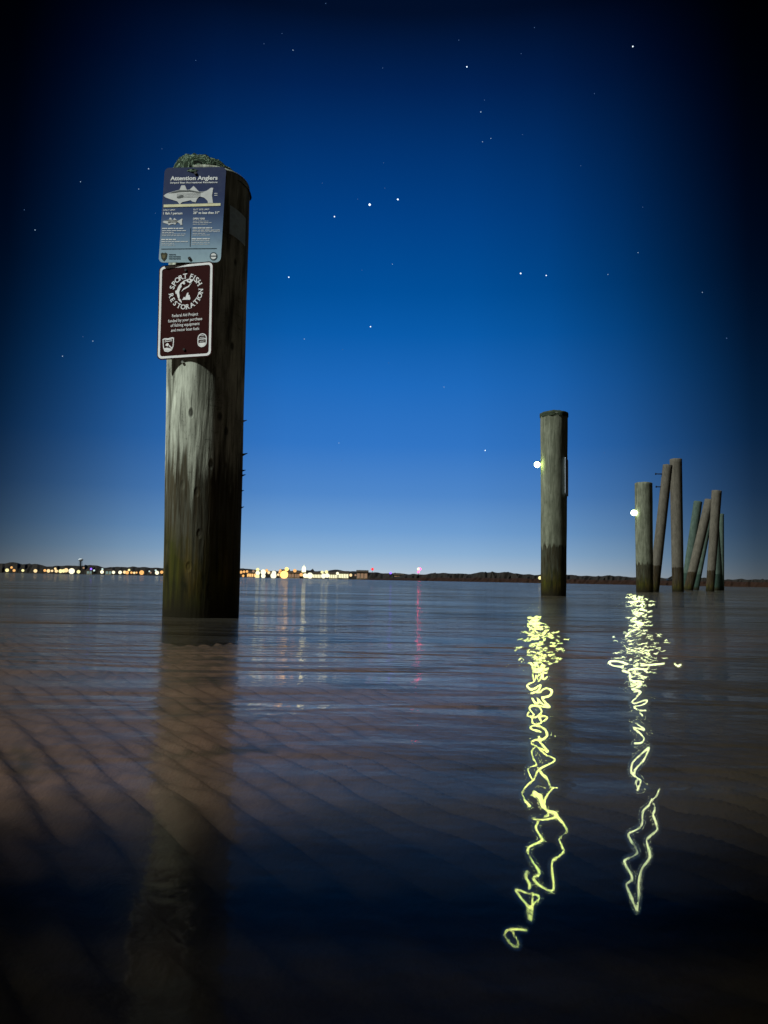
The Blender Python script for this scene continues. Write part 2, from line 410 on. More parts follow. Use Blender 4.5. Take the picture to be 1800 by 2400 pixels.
x, y = s1(232, 965); put_text(mb, '1 fish / person', x, y, 275 * k1, Z1, 34 * k1, align='LEFT', offset=.03)
x, y = s1(660, 912); put_text(mb, 'SLOT SIZE LIMIT:', x, y, 230 * k1, Z1, 22 * k1, align='LEFT', offset=.01)
x, y = s1(660, 962); put_text(mb, '28" to less than 31"', x, y, 370 * k1, Z1, 34 * k1, align='LEFT', offset=.03)
x, y = s1(660, 1038); put_text(mb, 'OPEN YEAR', x, y, 170 * k1, Z1, 26 * k1, align='LEFT', offset=.03)
def bars(rows, hgt, seed):
    r_ = random.Random(seed)
    for (xa, xb, Y) in rows:
        X = xa
        while X < xb - 8:
            wlen = min(r_.uniform(26, 74), xb - X); pts = [s1(X, Y - hgt / 2), s1(X + wlen, Y - hgt / 2), s1(X + wlen, Y + hgt / 2), s1(X, Y + hgt / 2)]
            mb.add([(a, b, Z1) for a, b in pts][::-1], [(0, 1, 2, 3)]); X += wlen + 9
bars([(225, 525, 1155), (660, 935, 1152), (220, 440, 1305), (650, 905, 1298)], 13, 2)
bars([(225, 565, 1186), (660, 1045, 1182), (225, 390, 1210), (220, 600, 1333)], 8, 5)
bars([(660, 880, 1060), (660, 925, 1080), (660, 870, 1102), (660, 1045, 1203), (225, 560, 1232), (225, 560, 1252), (660, 840, 1226), (660, 905, 1248),
      (650, 900, 1322), (650, 905, 1346), (650, 900, 1370), (222, 400, 1358), (222, 410, 1380)], 5, 6)
x, y = s1(975, 690); mb.add([(x - 22*k1, y, Z1), (x + 22*k1, y, Z1), (x + 22*k1, y + 8*k1, Z1), (x - 22*k1, y + 8*k1, Z1)], [(0, 1, 2, 3)])
x, y = s1(975, 716); mb.add([(x - 22*k1, y, Z1), (x + 22*k1, y, Z1), (x + 22*k1, y + 8*k1, Z1), (x - 22*k1, y + 8*k1, Z1)], [(0, 1, 2, 3)])
mb.build('lettering', WHITE, S1)
FISH = [(230,712),(262,685),(300,672),(380,650),(455,632),(480,572),(530,572),(560,635),(600,630),(655,582),(735,660),(800,662),(850,645),(905,608),(935,612),(920,715),(937,815),(865,818),(862,790),(815,745),(745,725),(710,760),(690,805),(640,795),(620,775),(500,800),(470,825),(455,822),(430,790),(330,760),(260,735)]
FISHM = m_plain('fish_grey', (.66, .67, .70), .6); FISHD = m_plain('fish_back', (.13, .14, .15), .6); CREAM = m_plain('ruler_cream', (.80, .76, .52), .6)
def fish(ox, oy, k, nm, zz):
    mb = MB(); pts = [s1(ox + (X - 230) * k, oy + (Y - 700) * k) for X, Y in FISH]; mb.poly(pts, Z1 * .2, zz, 0)
    back = [(300,678),(380,655),(460,637),(560,640),(600,636),(735,664),(800,668),(735,678),(600,662),(460,664),(380,676)]
    mb.poly([s1(ox + (X - 230) * k, oy + (Y - 700) * k) for X, Y in back], zz * .9, zz + .0004, 1)
    for yy in (688, 704, 722, 740):
        mb.poly([s1(ox + (X - 230) * k, oy + (Y - 700) * k) for X, Y in ((420, yy), (760, yy - 6 + (yy - 700) * -.1), (760, yy - 3 + (yy - 700) * -.1), (420, yy + 3))], zz * .9, zz + .0004, 1)
    fin = [(470 + 48 * math.cos(a) , 728 + 17 * math.sin(a) - 10 * math.cos(a)) for a in [2 * math.pi * i / 14 for i in range(14)]]
    mb.poly([s1(ox + (X - 230) * k, oy + (Y - 700) * k) for X, Y in fin], zz * .9, zz + .0006, 1)
    mb.build(nm, [FISHM, FISHD], S1)
fish(230, 700, 1.0, 'fish_picture', .0010); fish(228, 1062, .40, 'small_fish_picture', .0010)
mb = MB(); mb.poly([s1(235, 832), s1(1045, 820), s1(1045, 855), s1(235, 868)], .0001, .0012); mb.build('ruler_strip', CREAM, S1)
DARKP = m_plain('dark_print', (.05, .08, .11), .6)
mb = MB()
mb.poly([s1(220, 1428), s1(1005, 1424), s1(1005, 1430), s1(220, 1434)], .0001, .0010)
mb.poly([s1(626, 1150), s1(632, 1150), s1(632, 1400), s1(626, 1400)], .0001, .0010)
for Y, xe in ((1508, 480), (1536, 490), (1563, 505)):
    X = 335
    for wl in (50, 38, 62): 
        if X + wl > xe + 12: break
        mb.poly([s1(X, Y - 5), s1(X + wl, Y - 5), s1(X + wl, Y + 5), s1(X, Y + 5)], .0001, .0010); X += wl + 7
mb.build('dark_lettering', DARKP, S1)
mb = MB(); sh = [(215,1495),(240,1480),(262,1490),(285,1480),(310,1495),(303,1530),(298,1560),(262,1597),(228,1562),(222,1530)]
mb.poly([s1(*q) for q in sh], .0001, .0010, 0); mb.poly([s1(262 + (X - 262) * .55, 1535 + (Y - 1535) * .5) for X, Y in sh], .0005, .0014, 1)
mb.build('shield_emblem', [m_plain('badge_dark', (.06, .06, .045), .5), m_plain('badge_gold', (.16, .14, .08), .5)], S1)
mb = MB(); cir = lambda r_: [s1(965 + r_ * math.cos(2 * math.pi * i / 28), 1532 + r_ * math.sin(2 * math.pi * i / 28)) for i in range(28)]
mb.poly(cir(54), .0001, .0008, 0); mb.poly(cir(40), .0005, .0012, 1); mb.poly([s1(920, 1524), s1(1010, 1524), s1(1010, 1538), s1(920, 1538)], .0005, .0016, 0)
mb.build('round_seal', [DARKP, WHITE], S1)
for bx_, by_ in ((678, 408), (628, 1560)):
    mb = MB(); x, y = s1(bx_, by_); bolt(mb, x, y, .0006, 24 * k1); mb.build('bolt', BOLT, S1)

# --- sign two: maroon restoration project
p, rot, W2, H2 = sign_frame(434, 728, 136, 214, 12, 1.2, .0, gap=.004)
S2 = empty('restoration_sign', p); S2.rotation_euler = rot.to_euler()
tag(S2, 'maroon Sport Fish Restoration sign with white border, lower sign on the near piling', 'sign')
MAR = m_plain('maroon_print', (.030, .0045, .005), .8, bscale=60)
WH2 = m_plain('white_reflective', (.84, .84, .96), .5)
mb = MB(); mb.poly(rrect(W2, H2, .024), -.002, 0, 0); mb.m = [0 if i == 0 else 1 for i in range(len(mb.f))]
mb.build('panel', [MAR, ALU], S2)
k2 = W2 / 790
def s2(X, Y): return ((X - (570 - (Y - 120) * .0215)) / 790 * W2, -(Y - 760) / 1300 * H2)
mb = MB(); ring(mb, rrect(W2 - 30 * k2, H2 - 30 * k2, .020), rrect(W2 - 92 * k2, H2 - 92 * k2, .013), .0010); mb.build('border', WH2, S2)
mb = MB()
cx0, cy0 = s2(567, 497)
def arc_text(mb, s, a0, a1, r_, top, size):
    n = len(s)
    wid = [.5 if c == ' ' else (.45 if c == 'I' else 1.0) for c in s]; tot = sum(wid); acc = 0
    for c, wd in zip(s, wid):
        a = a0 + (a1 - a0) * (acc + wd / 2) / tot; acc += wd
        if c == ' ': continue
        ca, sa = math.cos(R(a)), math.sin(R(a))
        v, f = text_mesh(c, 1.0, .02); xs = [q[0] for q in v]; ys = [q[1] for q in v]; cx_, cy_ = (max(xs) + min(xs)) / 2, (max(ys) + min(ys)) / 2
        # slab serifs so the letters read as a book face
        feet = {'P': [min(xs) + .06], 'R': [min(xs) + .06, max(xs) - .04], 'T': [cx_], 'F': [min(xs) + .06], 'I': [cx_], 'H': [min(xs) + .06, max(xs) - .06], 'A': [min(xs) + .05, max(xs) - .05], 'N': [min(xs) + .06]}.get(c, [])
        tops = {'I': [cx_], 'H': [min(xs) + .06, max(xs) - .06], 'N': [min(xs) + .04, max(xs) - .06]}.get(c, [])
        for lst, yb in ((feet, min(ys)), (tops, max(ys) - .055)):
            for fx in lst: o = len(v); v += [(fx - .14, yb, 0), (fx + .14, yb, 0), (fx + .14, yb + .055, 0), (fx - .14, yb + .055, 0)]; f += [(o, o + 1, o + 2, o + 3)]
        rot_ = R(a - 90) if top else R(a + 90)
        cr, sr = math.cos(rot_), math.sin(rot_); V = []
        for i, q in enumerate(v):
            A, B = (q[0] - cx_) * size * (1.0), (q[1] - cy_) * size
            V.append((cx0 + r_ * ca + A * cr - B * sr, cy0 + r_ * sa + A * sr + B * cr, .0010 + (.0001 if i >= len(v) - 4 * (len(feet) + len(tops)) else 0)))
        mb.add(V, f)
arc_text(mb, 'SPORT FISH', 169, 20, 212 * k2, True, 98 * k2)
arc_text(mb, 'RESTORATION', 182, 365, 214 * k2, False, 92 * k2)
for s_, Y, wd in (('Federal Aid Project', 838, 375), ('funded by your purchase', 906, 490), ('of fishing equipment', 970, 415), ('and motor boat fuels', 1036, 405)):
    x, y = s2(556, Y); put_text(mb, s_, x, y, wd * k2, .0010, 42 * k2, offset=.006)
mb.build('lettering', WH2, S2)
mb = MB()     # leaping fish in the roundel
def pol(pts, z=.0012, m_=0): mb.poly([s2(*q) for q in pts], .0002, z, m_)
pol([(672,352),(640,332),(590,330),(540,345),(492,378),(455,425),(432,480),(436,530),(452,575),(470,610),(478,560),(470,500),(486,452),(520,412),(560,388),(600,372),(625,392),(650,375)])
pol([(432,470),(412,480),(420,520),(436,515)]); pol([(470,585),(452,600),(480,630),(510,655),(505,625),(490,600)])
pol([(500,500),(530,455),(600,425),(655,380),(610,440),(540,470)], .0014)
pol([(515,610),(540,570),(560,585),(575,545),(590,515),(606,520),(600,548),(620,552),(632,600),(628,618),(560,612)], .0014)
pol([(545,360),(575,350),(590,375),(555,385)], .0018, 1); pol([(500,400),(520,385),(535,400),(510,425)], .0018, 1); pol([(600,345),(622,342),(630,356),(604,358)], .0018, 1)
mb.build('leaping_fish', [WH2, MAR], S2)
def emblem(nm, outer, inner, extra):
    global mb
    mb = MB(); o_ = [s2(*q) for q in outer]; i_ = [s2(*q) for q in inner]; ring(mb, o_, i_, .0010)
    for e in extra: pol(e)
    mb.build(nm, WH2, S2)
shO = [(232,1130),(260,1118),(315,1122),(370,1112),(398,1120),(396,1180),(390,1240),(365,1290),(315,1310),(262,1300),(240,1250)]
shI = [(315 + (x - 315) * .84, 1212 + (y - 1212) * .86) for x, y in shO]
emblem('shield_emblem', shO, shI, [[(260,1165),(370,1155),(370,1163),(260,1173)], [(262,1138),(368,1130),(366,1142),(264,1150)], [(272,1215),(300,1185),(325,1200),(310,1235)], [(255,1255),(300,1250),(372,1270),(330,1293),(275,1288)], [(330,1215),(372,1255),(362,1265),(325,1232)]])
cO = rrect(130 * k2, 185 * k2, 62 * k2, 6, *s2(800, 1182)); cI = rrect(104 * k2, 160 * k2, 50 * k2, 6, *s2(800, 1182))
mb = MB(); ring(mb, cO, cI, .0010)
pol([(748,1160),(852,1160),(852,1172),(748,1172)]); pol([(752,1215),(848,1215),(838,1245),(812,1262),(786,1262),(762,1245)])
for yy in (1115, 1140, 1192): pol([(765, yy), (835, yy), (835, yy + 6), (765, yy + 6)])
mb.build('capsule_emblem', WH2, S2)
for bx_, by_ in ((565, 205), (545, 1290)):
    mb = MB(); x, y = s2(bx_, by_); bolt(mb, x, y, .0006, 20 * k2); mb.build('bolt', BOLT, S2)
# screw just under the maroon sign
nrm = Vector((-math.sin(R(29)), -math.cos(R(29)), 0))
for (sxp, syp) in ((430, 851), (430, 845)):
    pass
d = ray(430, 849); 
q = pile1_c(1.05) ; 
t_ = None
for k in range(2000):
    P = CAM + d * (3.0 + k * .0005); c = pile1_c(P.z)
    if (Vector((P.x - c.x, P.y - c.y))).length < pile1_r(P.z) * 1.005: t_ = P; break
mb = MB(); mb.tube(Vector((0, 0, 0)), nrm * .008, .007, .006, 8); o = mb.build('screw', STEEL, P1); o.location = t_ - b1
# weathered notice on the right face, curved round the wood
d0, d1 = at_y(549, 478, 3.52), at_y(579, 540, 3.52)
m, nt_, out = mat('faded_notice'); pb = N(nt_, 'ShaderNodeBsdfPrincipled'); tcn = N(nt_, 'ShaderNodeTexCoord')
nn = noise(nt_, tcn.outputs['Object'], 25, 4); cc = ramp(nt_, nn, [(.35, (.5, .68, .85)), (.5, (.62, .82, .98)), (.7, (.5, .66, .8))]); L(nt_, cc, pb.inputs['Base Color']); L(nt_, pb.outputs[0], out.inputs[0]); STK = m
mb = MB(); V = []; na = 10
for j in range(2):
    for i in range(na + 1):
        a = R(41 + (72 - 41) * i / na); z = (d1.z if j == 0 else d0.z) ; z += -.02 * (i / na) - .128
        c = pile1_c(z); rr = pile1_r(z) * 1.022 + .001
        V.append(c + Vector((rr * math.sin(a), -rr * math.cos(a), z - c.z)) - p)
# thickness by an inner copy
V2 = [Vector(v) for v in V]; n_ = na + 1
p3 = p.copy()
mb.add(V2, [(i, i + 1, n_ + i + 1, n_ + i) for i in range(na)])
stick = mb.build('paper_notice', STK, None, loc=p3)
md = stick.modifiers.new('thick', 'SOLIDIFY'); md.thickness = .0015; md.offset = 1
tag(stick, 'small pale notice wrapped on the shaded right side of the near piling', 'notice')

# ------------------------------------------------------------------ the other pilings
P2, b2, t2, rb2, rt2, u2, v2, ax2 = piling(1297, 1397, 1299, 972, 60, 65, GREEN, seed=5, wob=.016, dome=.03, nseg=64, rings=120)
tag(P2, 'lone grey-green piling right of the middle with a yellow-green lamp on its left', 'piling')
mb = MB(); V = []; n = 48                     # frayed dark rim
for j in range(7):
    f = j / 6
    for i in range(n):
        a = 2 * math.pi * i / n; r_ = rt2 * (1.03 + .03 * math.sin(9 * a) + random.uniform(-.015, .02)) * (1 if j < 4 else (1 - (j - 3) * .3)); z = t2.z - b2.z - .045 + .02 * j - (.012 if j > 4 else 0) + random.uniform(-.006, .006)
        V.append((t2 - b2) * 1.0 + Vector((r_ * math.cos(a), r_ * math.sin(a), 0)) - Vector((0, 0, t2.z - b2.z)) + Vector((0, 0, z)))
mb.add(V, [(j * n + i, j * n + (i + 1) % n, (j + 1) * n + (i + 1) % n, (j + 1) * n + i) for j in range(6) for i in range(n)] + [tuple(6 * n + i for i in range(n))])
mb.build('frayed_rim', m_plain('dark_rim', (.035, .045, .03), .9, bump=.01), P2, smooth=True)
G3 = 'pilings in the right distance'
P3, b3, t3, rb3, rt3, *_ = piling(1511, 1388, 1508, 1133, 38, 41, GREEN, seed=8, wob=.012, nseg=40, rings=60)
tag(P3, 'green-grey vertical piling with a white-green lamp, left of the distant clusters', 'piling')
far = [ # bx,by,tx,ty,wb,wt,mat,Y,label
 (1532, 1388, 1565, 1091, 24, 22, TAN, 20.0, 'leaning brown piling behind the lamp piling, two metal pegs near its top'),
 (1589, 1386, 1584, 1077, 26, 28, TAN, 21.5, 'tallest brown vertical piling, beside the leaning one'),
 (1606, 1381, 1636, 1176, 20, 19, BLUEG, 31.0, 'pale green slanted piling, leftmost of the farther cluster'),
 (1613, 1383, 1663, 1172, 21, 21, TAN, 28.5, 'brown slanted piling at the front of the farther cluster'),
 (1631, 1382, 1664, 1214, 13, 12, BLUEG, 33.0, 'thin dark green slanted piling behind the front brown slanted one'),
 (1664, 1384, 1680, 1151, 18, 23, TAN, 25.0, 'tallest brown piling of the farther cluster'),
 (1684, 1383, 1672, 1190, 22, 20, BLUEG, 32.0, 'green piling standing hidden behind the tallest of the farther cluster'),
 (1691, 1383, 1691, 1205, 12, 11, BLUEG, 34.5, 'thin green vertical piling at the right end of the farther cluster')]
FP = []
for i, (bx, by, tx, ty, wb, wt, m_, Y, lab) in enumerate(far):
    o, bb, tt, *_r = piling(bx, by, tx, ty, wb, wt, m_, seed=20 + i, wob=.010, nseg=28, rings=40, Y=Y)
    tag(o, lab, 'piling', G3); FP.append((o, bb, tt))
o, bb, tt = FP[0]; ax = (tt - bb)
for (px, py, ln) in ((1551, 1111, .17), (1546, 1141, .10)):
    q = at_y(px, py, bb.y) - bb; mb = MB(); mb.tube(q + Vector((.2, 0, .0)), q + Vector((-ln, 0, 0)), .018, .012, 8); mb.tube(q + Vector((-ln + .02, 0, 0)), q + Vector((-ln, 0, 0)), .028, .028, 8)
    mb.build('metal_peg', BOLT, o)
# old rope ring hanging on the tall brown one
o, bb, tt = FP[1]; q = at_y(1586, 1352, bb.y) - bb; mb = MB(); r0 = .17
for i in range(24):
    a, c = 2 * math.pi * i / 24, 2 * math.pi * (i + 1) / 24
    f_ = lambda a: Vector((q.x + (r0 + .02) * math.cos(a) , (r0 + .02) * math.sin(a) + .16, q.z + .10 * math.cos(a)))
    mb.tube(f_(a), f_(c), .03, .03, 6, cap=False)
mb.build('rope_band', BOLT, o)

# aluminium sign seen almost edge-on on the second piling
q0 = at_y(1328, 1118, b2.y - .05)
S3 = empty('edge_on_sign', q0); S3.rotation_euler = (R(90), 0, R(69))
tag(S3, 'grey sign seen nearly edge-on, right side of the lone middle piling', 'sign')
hh = 88 / F * b2.y; mb = MB(); mb.poly(rrect(.30, hh, .03), -.003, .003); mb.build('panel', m_plain('dull_sign', (.40, .46, .58), .5), S3)
mb = MB(); mb.box((0, 0, -.03), (.06, hh * .8, .05)); mb.build('backing_batten', m_plain('batten', (.10, .12, .08), .8), S3)

# lamps fixed on the pilings
LC1 = (.78, 1.0, .30); LC2 = (.80, 1.0, .55)
LAMPS = []
def pile_lamp(px, py, Y, r_, colr, s, label, attach):
    q = at_y(px, py, Y); root = empty('piling_lamp', q); tag(root, label, 'lamp')
    mb = MB(); mb.ball((0, 0, 0), r_, 20, 14); g = mb.build('globe', m_emit('lamp_glow', colr, s), root, smooth=True)
    mb = MB(); mb.tube((0, 0, r_ * .9), (0, 0, r_ * 1.25), r_ * .55, r_ * .3, 10); mb.tube((0, 0, r_ * 1.15), (attach, 0.02, r_ * 1.15), r_ * .16, r_ * .16, 8)
    mb.build('bracket', BOLT, root)
    LAMPS.append(np.array(q)); return root
pile_lamp(1259, 1089, b2.y - .02, .038, LC1, 36, 'yellow-green glowing lamp on the left side of the lone middle piling', .12)
pile_lamp(1486, 1202, b3.y - .05, .068, LC2, 19, 'white-green glowing lamp on the left side of the farther lamp piling', .2)
LR = [.0038, .0038]

# ------------------------------------------------------------------ water
STREAKS = []
A = .27125
def S(lamp, crop, wpx, *polys):
    oy = 1380 if crop == 1 else 1780
    for p_ in polys: STREAKS.append((lamp, wpx, np.array([(1150 + x * A, oy + y * A) for x, y in p_])))
S(0, 1, 1.5, [(365,745),(375,800),(395,750),(415,800),(445,745),(455,785),(490,760)], [(380,800),(315,835),(360,870),(430,830),(410,880),(350,905)],
  [(400,900),(430,890),(470,860),(530,880),(500,930),(440,935)], [(345,640),(375,690),(400,640),(420,700),(450,650),(470,700),(495,685)], [(370,700),(400,725),(440,710),(480,730)])
S(0, 1, 1.65, [(360,945),(385,985),(420,980),(400,940),(440,990),(500,1025),(390,1010),(345,1015),(340,1045),(375,1090),(320,1100),(330,1060)],
  [(530,880),(515,920),(450,945),(480,990),(510,1020)],
  [(320,1100),(360,1110),(400,1105),(440,1060),(410,1010)], [(355,1120),(365,1160),(400,1170),(440,1150),(420,1110),(470,1100),(490,1120),(460,1140)],
  [(400,1170),(350,1190),(350,1210),(430,1235)], [(370,1180),(440,1195),(480,1230),(485,1270),(450,1300),(370,1310),(355,1340),(400,1360)],
  [(415,1280),(430,1330),(500,1410),(400,1365),(480,1435),(520,1450),(550,1490),(420,1560),(370,1659)],
  [(400,1360),(355,1400),(370,1470),(395,1520),(325,1550),(340,1610),(370,1659)], [(415,1550),(440,1600),(490,1645)])
S(0, 2, 1.95, [(370,180),(320,220),(275,290),(300,360),(335,400)], [(440,120),(490,170),(520,240),(575,245)], [(540,250),(500,290),(465,360),(475,420),(500,480),(460,490)],
  [(360,510),(450,520),(560,500),(575,480)],
  [(360,510),(410,535),(390,590),(440,680),(430,710),(340,750),(320,790),(360,880),(415,960),(415,1000),(370,1020),(385,1050),(440,1100),(530,1135),(545,1060),(530,960),(535,880),(600,830),(630,790),(595,700),(600,680),(655,630),(640,570),(590,510),(550,470)],
  [(310,970),(305,1020),(335,1070),(335,1115)], [(340,1290),(250,1180),(220,1125),(300,1150),(400,1170),(420,1200),(370,1250),(325,1300),(345,1390),(360,1300),(360,1150)],
  [(300,1475),(200,1465),(195,1500),(240,1580),(225,1620),(170,1590),(125,1530),(140,1480),(200,1465)])
S(0, 2, 4.2, [(375,290),(430,330),(440,390),(490,440),(560,462)])
S(1, 1, 1.8, [(1140,710),(1200,730),(1210,790),(1280,800),(1290,840),(1220,870),(1290,880),(1260,930)], [(1240,890),(1300,890),(1250,950),(1225,970),(1240,990),(1350,960),(1320,1000),(1240,1020),(1290,1050),(1340,1050)],
  [(1290,1070),(1310,1095)], [(1255,1160),(1330,1220),(1230,1195),(1280,1240),(1325,1290),(1300,1330),(1245,1335)],
  [(1020,640),(1060,665),(1140,675)], [(1180,650),(1120,630),(1050,625),(1020,640)], [(1200,700),(1260,690),(1330,700),(1350,720)], [(1300,660),(1400,655),(1500,645)], [(1590,650),(1620,670),(1640,655)])
S(1, 1, 1.9, [(1370,1370),(1300,1430),(1230,1500),(1215,1580),(1250,1620),(1295,1655)], [(1370,1380),(1320,1480),(1250,1560),(1240,1600)])
S(1, 2, 1.9, [(1290,170),(1295,200),(1270,260)], [(1270,170),(1255,200),(1270,240)],
  [(1455,260),(1430,320),(1390,350),(1365,400),(1315,450),(1310,550),(1270,600),(1195,640),(1210,700),(1265,790),(1240,830),(1160,870),(1175,930),(1220,1010),(1215,1050),(1175,1080),(1215,1190),(1265,1310)],
  [(1265,1310),(1280,1180),(1280,1060),(1310,940),(1370,860),(1370,790),(1350,690),(1430,620),(1435,570),(1405,480),(1420,420),(1390,340)])
# lamp glitter farther out, drawn in as short random strokes
def glitter(lamp, env, n, seed):
    r_ = np.random.RandomState(seed); ys = np.array([e[0] for e in env]); hw = np.array([e[1] for e in env]); cx = np.array([e[2] for e in env])
    for i in range(n):
        y = r_.uniform(ys[0], ys[-1]); w_ = np.interp(y, ys, hw); x = np.interp(y, ys, cx) + np.clip(r_.randn() * .48, -1.1, 1.1) * w_
        ln = r_.uniform(4, 15); P = [(x - ln / 2, y + r_.uniform(-1.5, 1.5)), (x - ln / 6, y + r_.uniform(-2.5, 2.5)), (x + ln / 6, y + r_.uniform(-2.5, 2.5)), (x + ln / 2, y + r_.uniform(-1.5, 1.5))]
        STREAKS.append((lamp, r_.uniform(.5, .8), np.array(P)))
glitter(0, [(1443, 14, 1252), (1458, 14, 1250), (1470, 28, 1262), (1488, 48, 1266), (1515, 66, 1268), (1535, 50, 1268), (1550, 55, 1270), (1562, 26, 1266), (1590, 18, 1265)], 210, 3)
glitter(1, [(1394, 34, 1490), (1412, 30, 1496), (1440, 24, 1497), (1475, 30, 1496), (1495, 58, 1496), (1515, 60, 1498), (1540, 55, 1500), (1560, 40, 1498), (1585, 26, 1496), (1610, 16, 1494)], 270, 4)
def smooth_poly(P, n=6):
    out_ = []
    Q = np.vstack([2 * P[0] - P[1], P, 2 * P[-1] - P[-2]])
    for i in range(1, len(Q) - 2):
        for k in range(n):
            t = k / n; a, b, c, d_ = Q[i - 1], Q[i], Q[i + 1], Q[i + 2]
            out_.append(.5 * (2 * b + (c - a) * t + (2 * a - 5 * b + 4 * c - d_) * t * t + (3 * b - a - 3 * c + d_) * t ** 3))
    out_.append(P[-1]); return np.array(out_)

def nonuni(segs):                 # (from, to, step) pieces -> sorted samples
    r_ = []
    for a, b, s in segs: r_ += list(np.arange(a, b, s))
    return np.array(r_ + [segs[-1][1]])
cols = nonuni([(-60, -34, 2), (-34, 8, .22), (8, 22, .038), (22, 34, .22), (34, 60, 2)])
azs = np.radians(cols)
dep = nonuni([(3e-3, .3, .03), (.3, .9, .06), (.9, 27, .043), (27, 40, .5), (40, 86, 4)])[::-1]
rngs = HC / np.tan(np.radians(dep))
AZ, RG = np.meshgrid(azs, rngs)
WX, WY = RG * np.sin(AZ), RG * np.cos(AZ)
WX = np.vstack([WX, WX[-1:] * 4]); WY = np.vstack([WY, WY[-1:] * 4])
WZ = np.zeros_like(WX)

m, nt, out = mat('sea_water'); WATER = m
geo = N(nt, 'ShaderNodeNewGeometry'); pos = geo.outputs['Position']
att = N(nt, 'ShaderNodeAttribute', attribute_name='glint_slope'); attw = N(nt, 'ShaderNodeAttribute', attribute_name='ridge')
sp = N(nt, 'ShaderNodeSeparateXYZ'); L(nt, pos, sp.inputs[0])
calm = mrange(nt, sp.outputs[1], .5, 2.6, .22, 1.0)
n_sw = noise(nt, mapping(nt, pos, (1.1, 3.2, 1), rot=(0, 0, R(8))), 1, 3, .55, .4)
n_md = noise(nt, mapping(nt, pos, (5, 11, 1), rot=(0, 0, R(-6))), 1, 3, .55, .3)
n_fn = noise(nt, mapping(nt, pos, (38, 60, 1)), 1, 2, .5)
h = math_n(nt, 'ADD', math_n(nt, 'MULTIPLY', n_sw, .075), math_n(nt, 'MULTIPLY', n_md, .006))
h = math_n(nt, 'ADD', h, math_n(nt, 'MULTIPLY', n_fn, .0030))
patch = mrange(nt, noise(nt, mapping(nt, pos, (.35, .9, 1)), 1, 3), .36, .64, .30, 1.7)
bump = N(nt, 'ShaderNodeBump'); bump.inputs['Distance'].default_value = 1.0
L(nt, h, bump.inputs['Height'])
L(nt, math_n(nt, 'MULTIPLY', math_n(nt, 'MULTIPLY', calm, math_n(nt, 'SUBTRACT', 1.0, attw.outputs['Fac'])), patch), bump.inputs['Strength'])
addn = N(nt, 'ShaderNodeVectorMath', operation='ADD'); L(nt, bump.outputs[0], addn.inputs[0]); L(nt, att.outputs['Vector'], addn.inputs[1])
nrm_ = N(nt, 'ShaderNodeVectorMath', operation='NORMALIZE'); L(nt, addn.outputs[0], nrm_.inputs[0])
NRM = nrm_.outputs[0]
fr = N(nt, 'ShaderNodeFresnel'); fr.inputs[0].default_value = 1.18; L(nt, NRM, fr.inputs['Normal'])
ga = N(nt, 'ShaderNodeBsdfGlossy'); ga.inputs['Roughness'].default_value = .035; ga.inputs['Color'].default_value = (.86, .78, .66, 1); L(nt, NRM, ga.inputs['Normal'])
gb = N(nt, 'ShaderNodeBsdfGlossy'); gb.inputs['Roughness'].default_value = .24; gb.inputs['Color'].default_value = (.86, .78, .66, 1)
gm = N(nt, 'ShaderNodeMixShader'); gm.inputs[0].default_value = .66; L(nt, ga.outputs[0], gm.inputs[1]); L(nt, gb.outputs[0], gm.inputs[2])
tr = N(nt, 'ShaderNodeBsdfTransparent'); tr.inputs[0].default_value = (.82, .76, .68, 1)
mx = N(nt, 'ShaderNodeMixShader'); L(nt, fr.outputs[0], mx.inputs[0]); L(nt, tr.outputs[0], mx.inputs[1]); L(nt, gm.outputs[0], mx.inputs[2])
L(nt, mx.outputs[0], out.inputs[0])

water, co = grid_mesh('water', WX, WY, WZ, WATER)
tag(water, 'dark calm bay water reflecting the blue twilight sky', kind='structure')
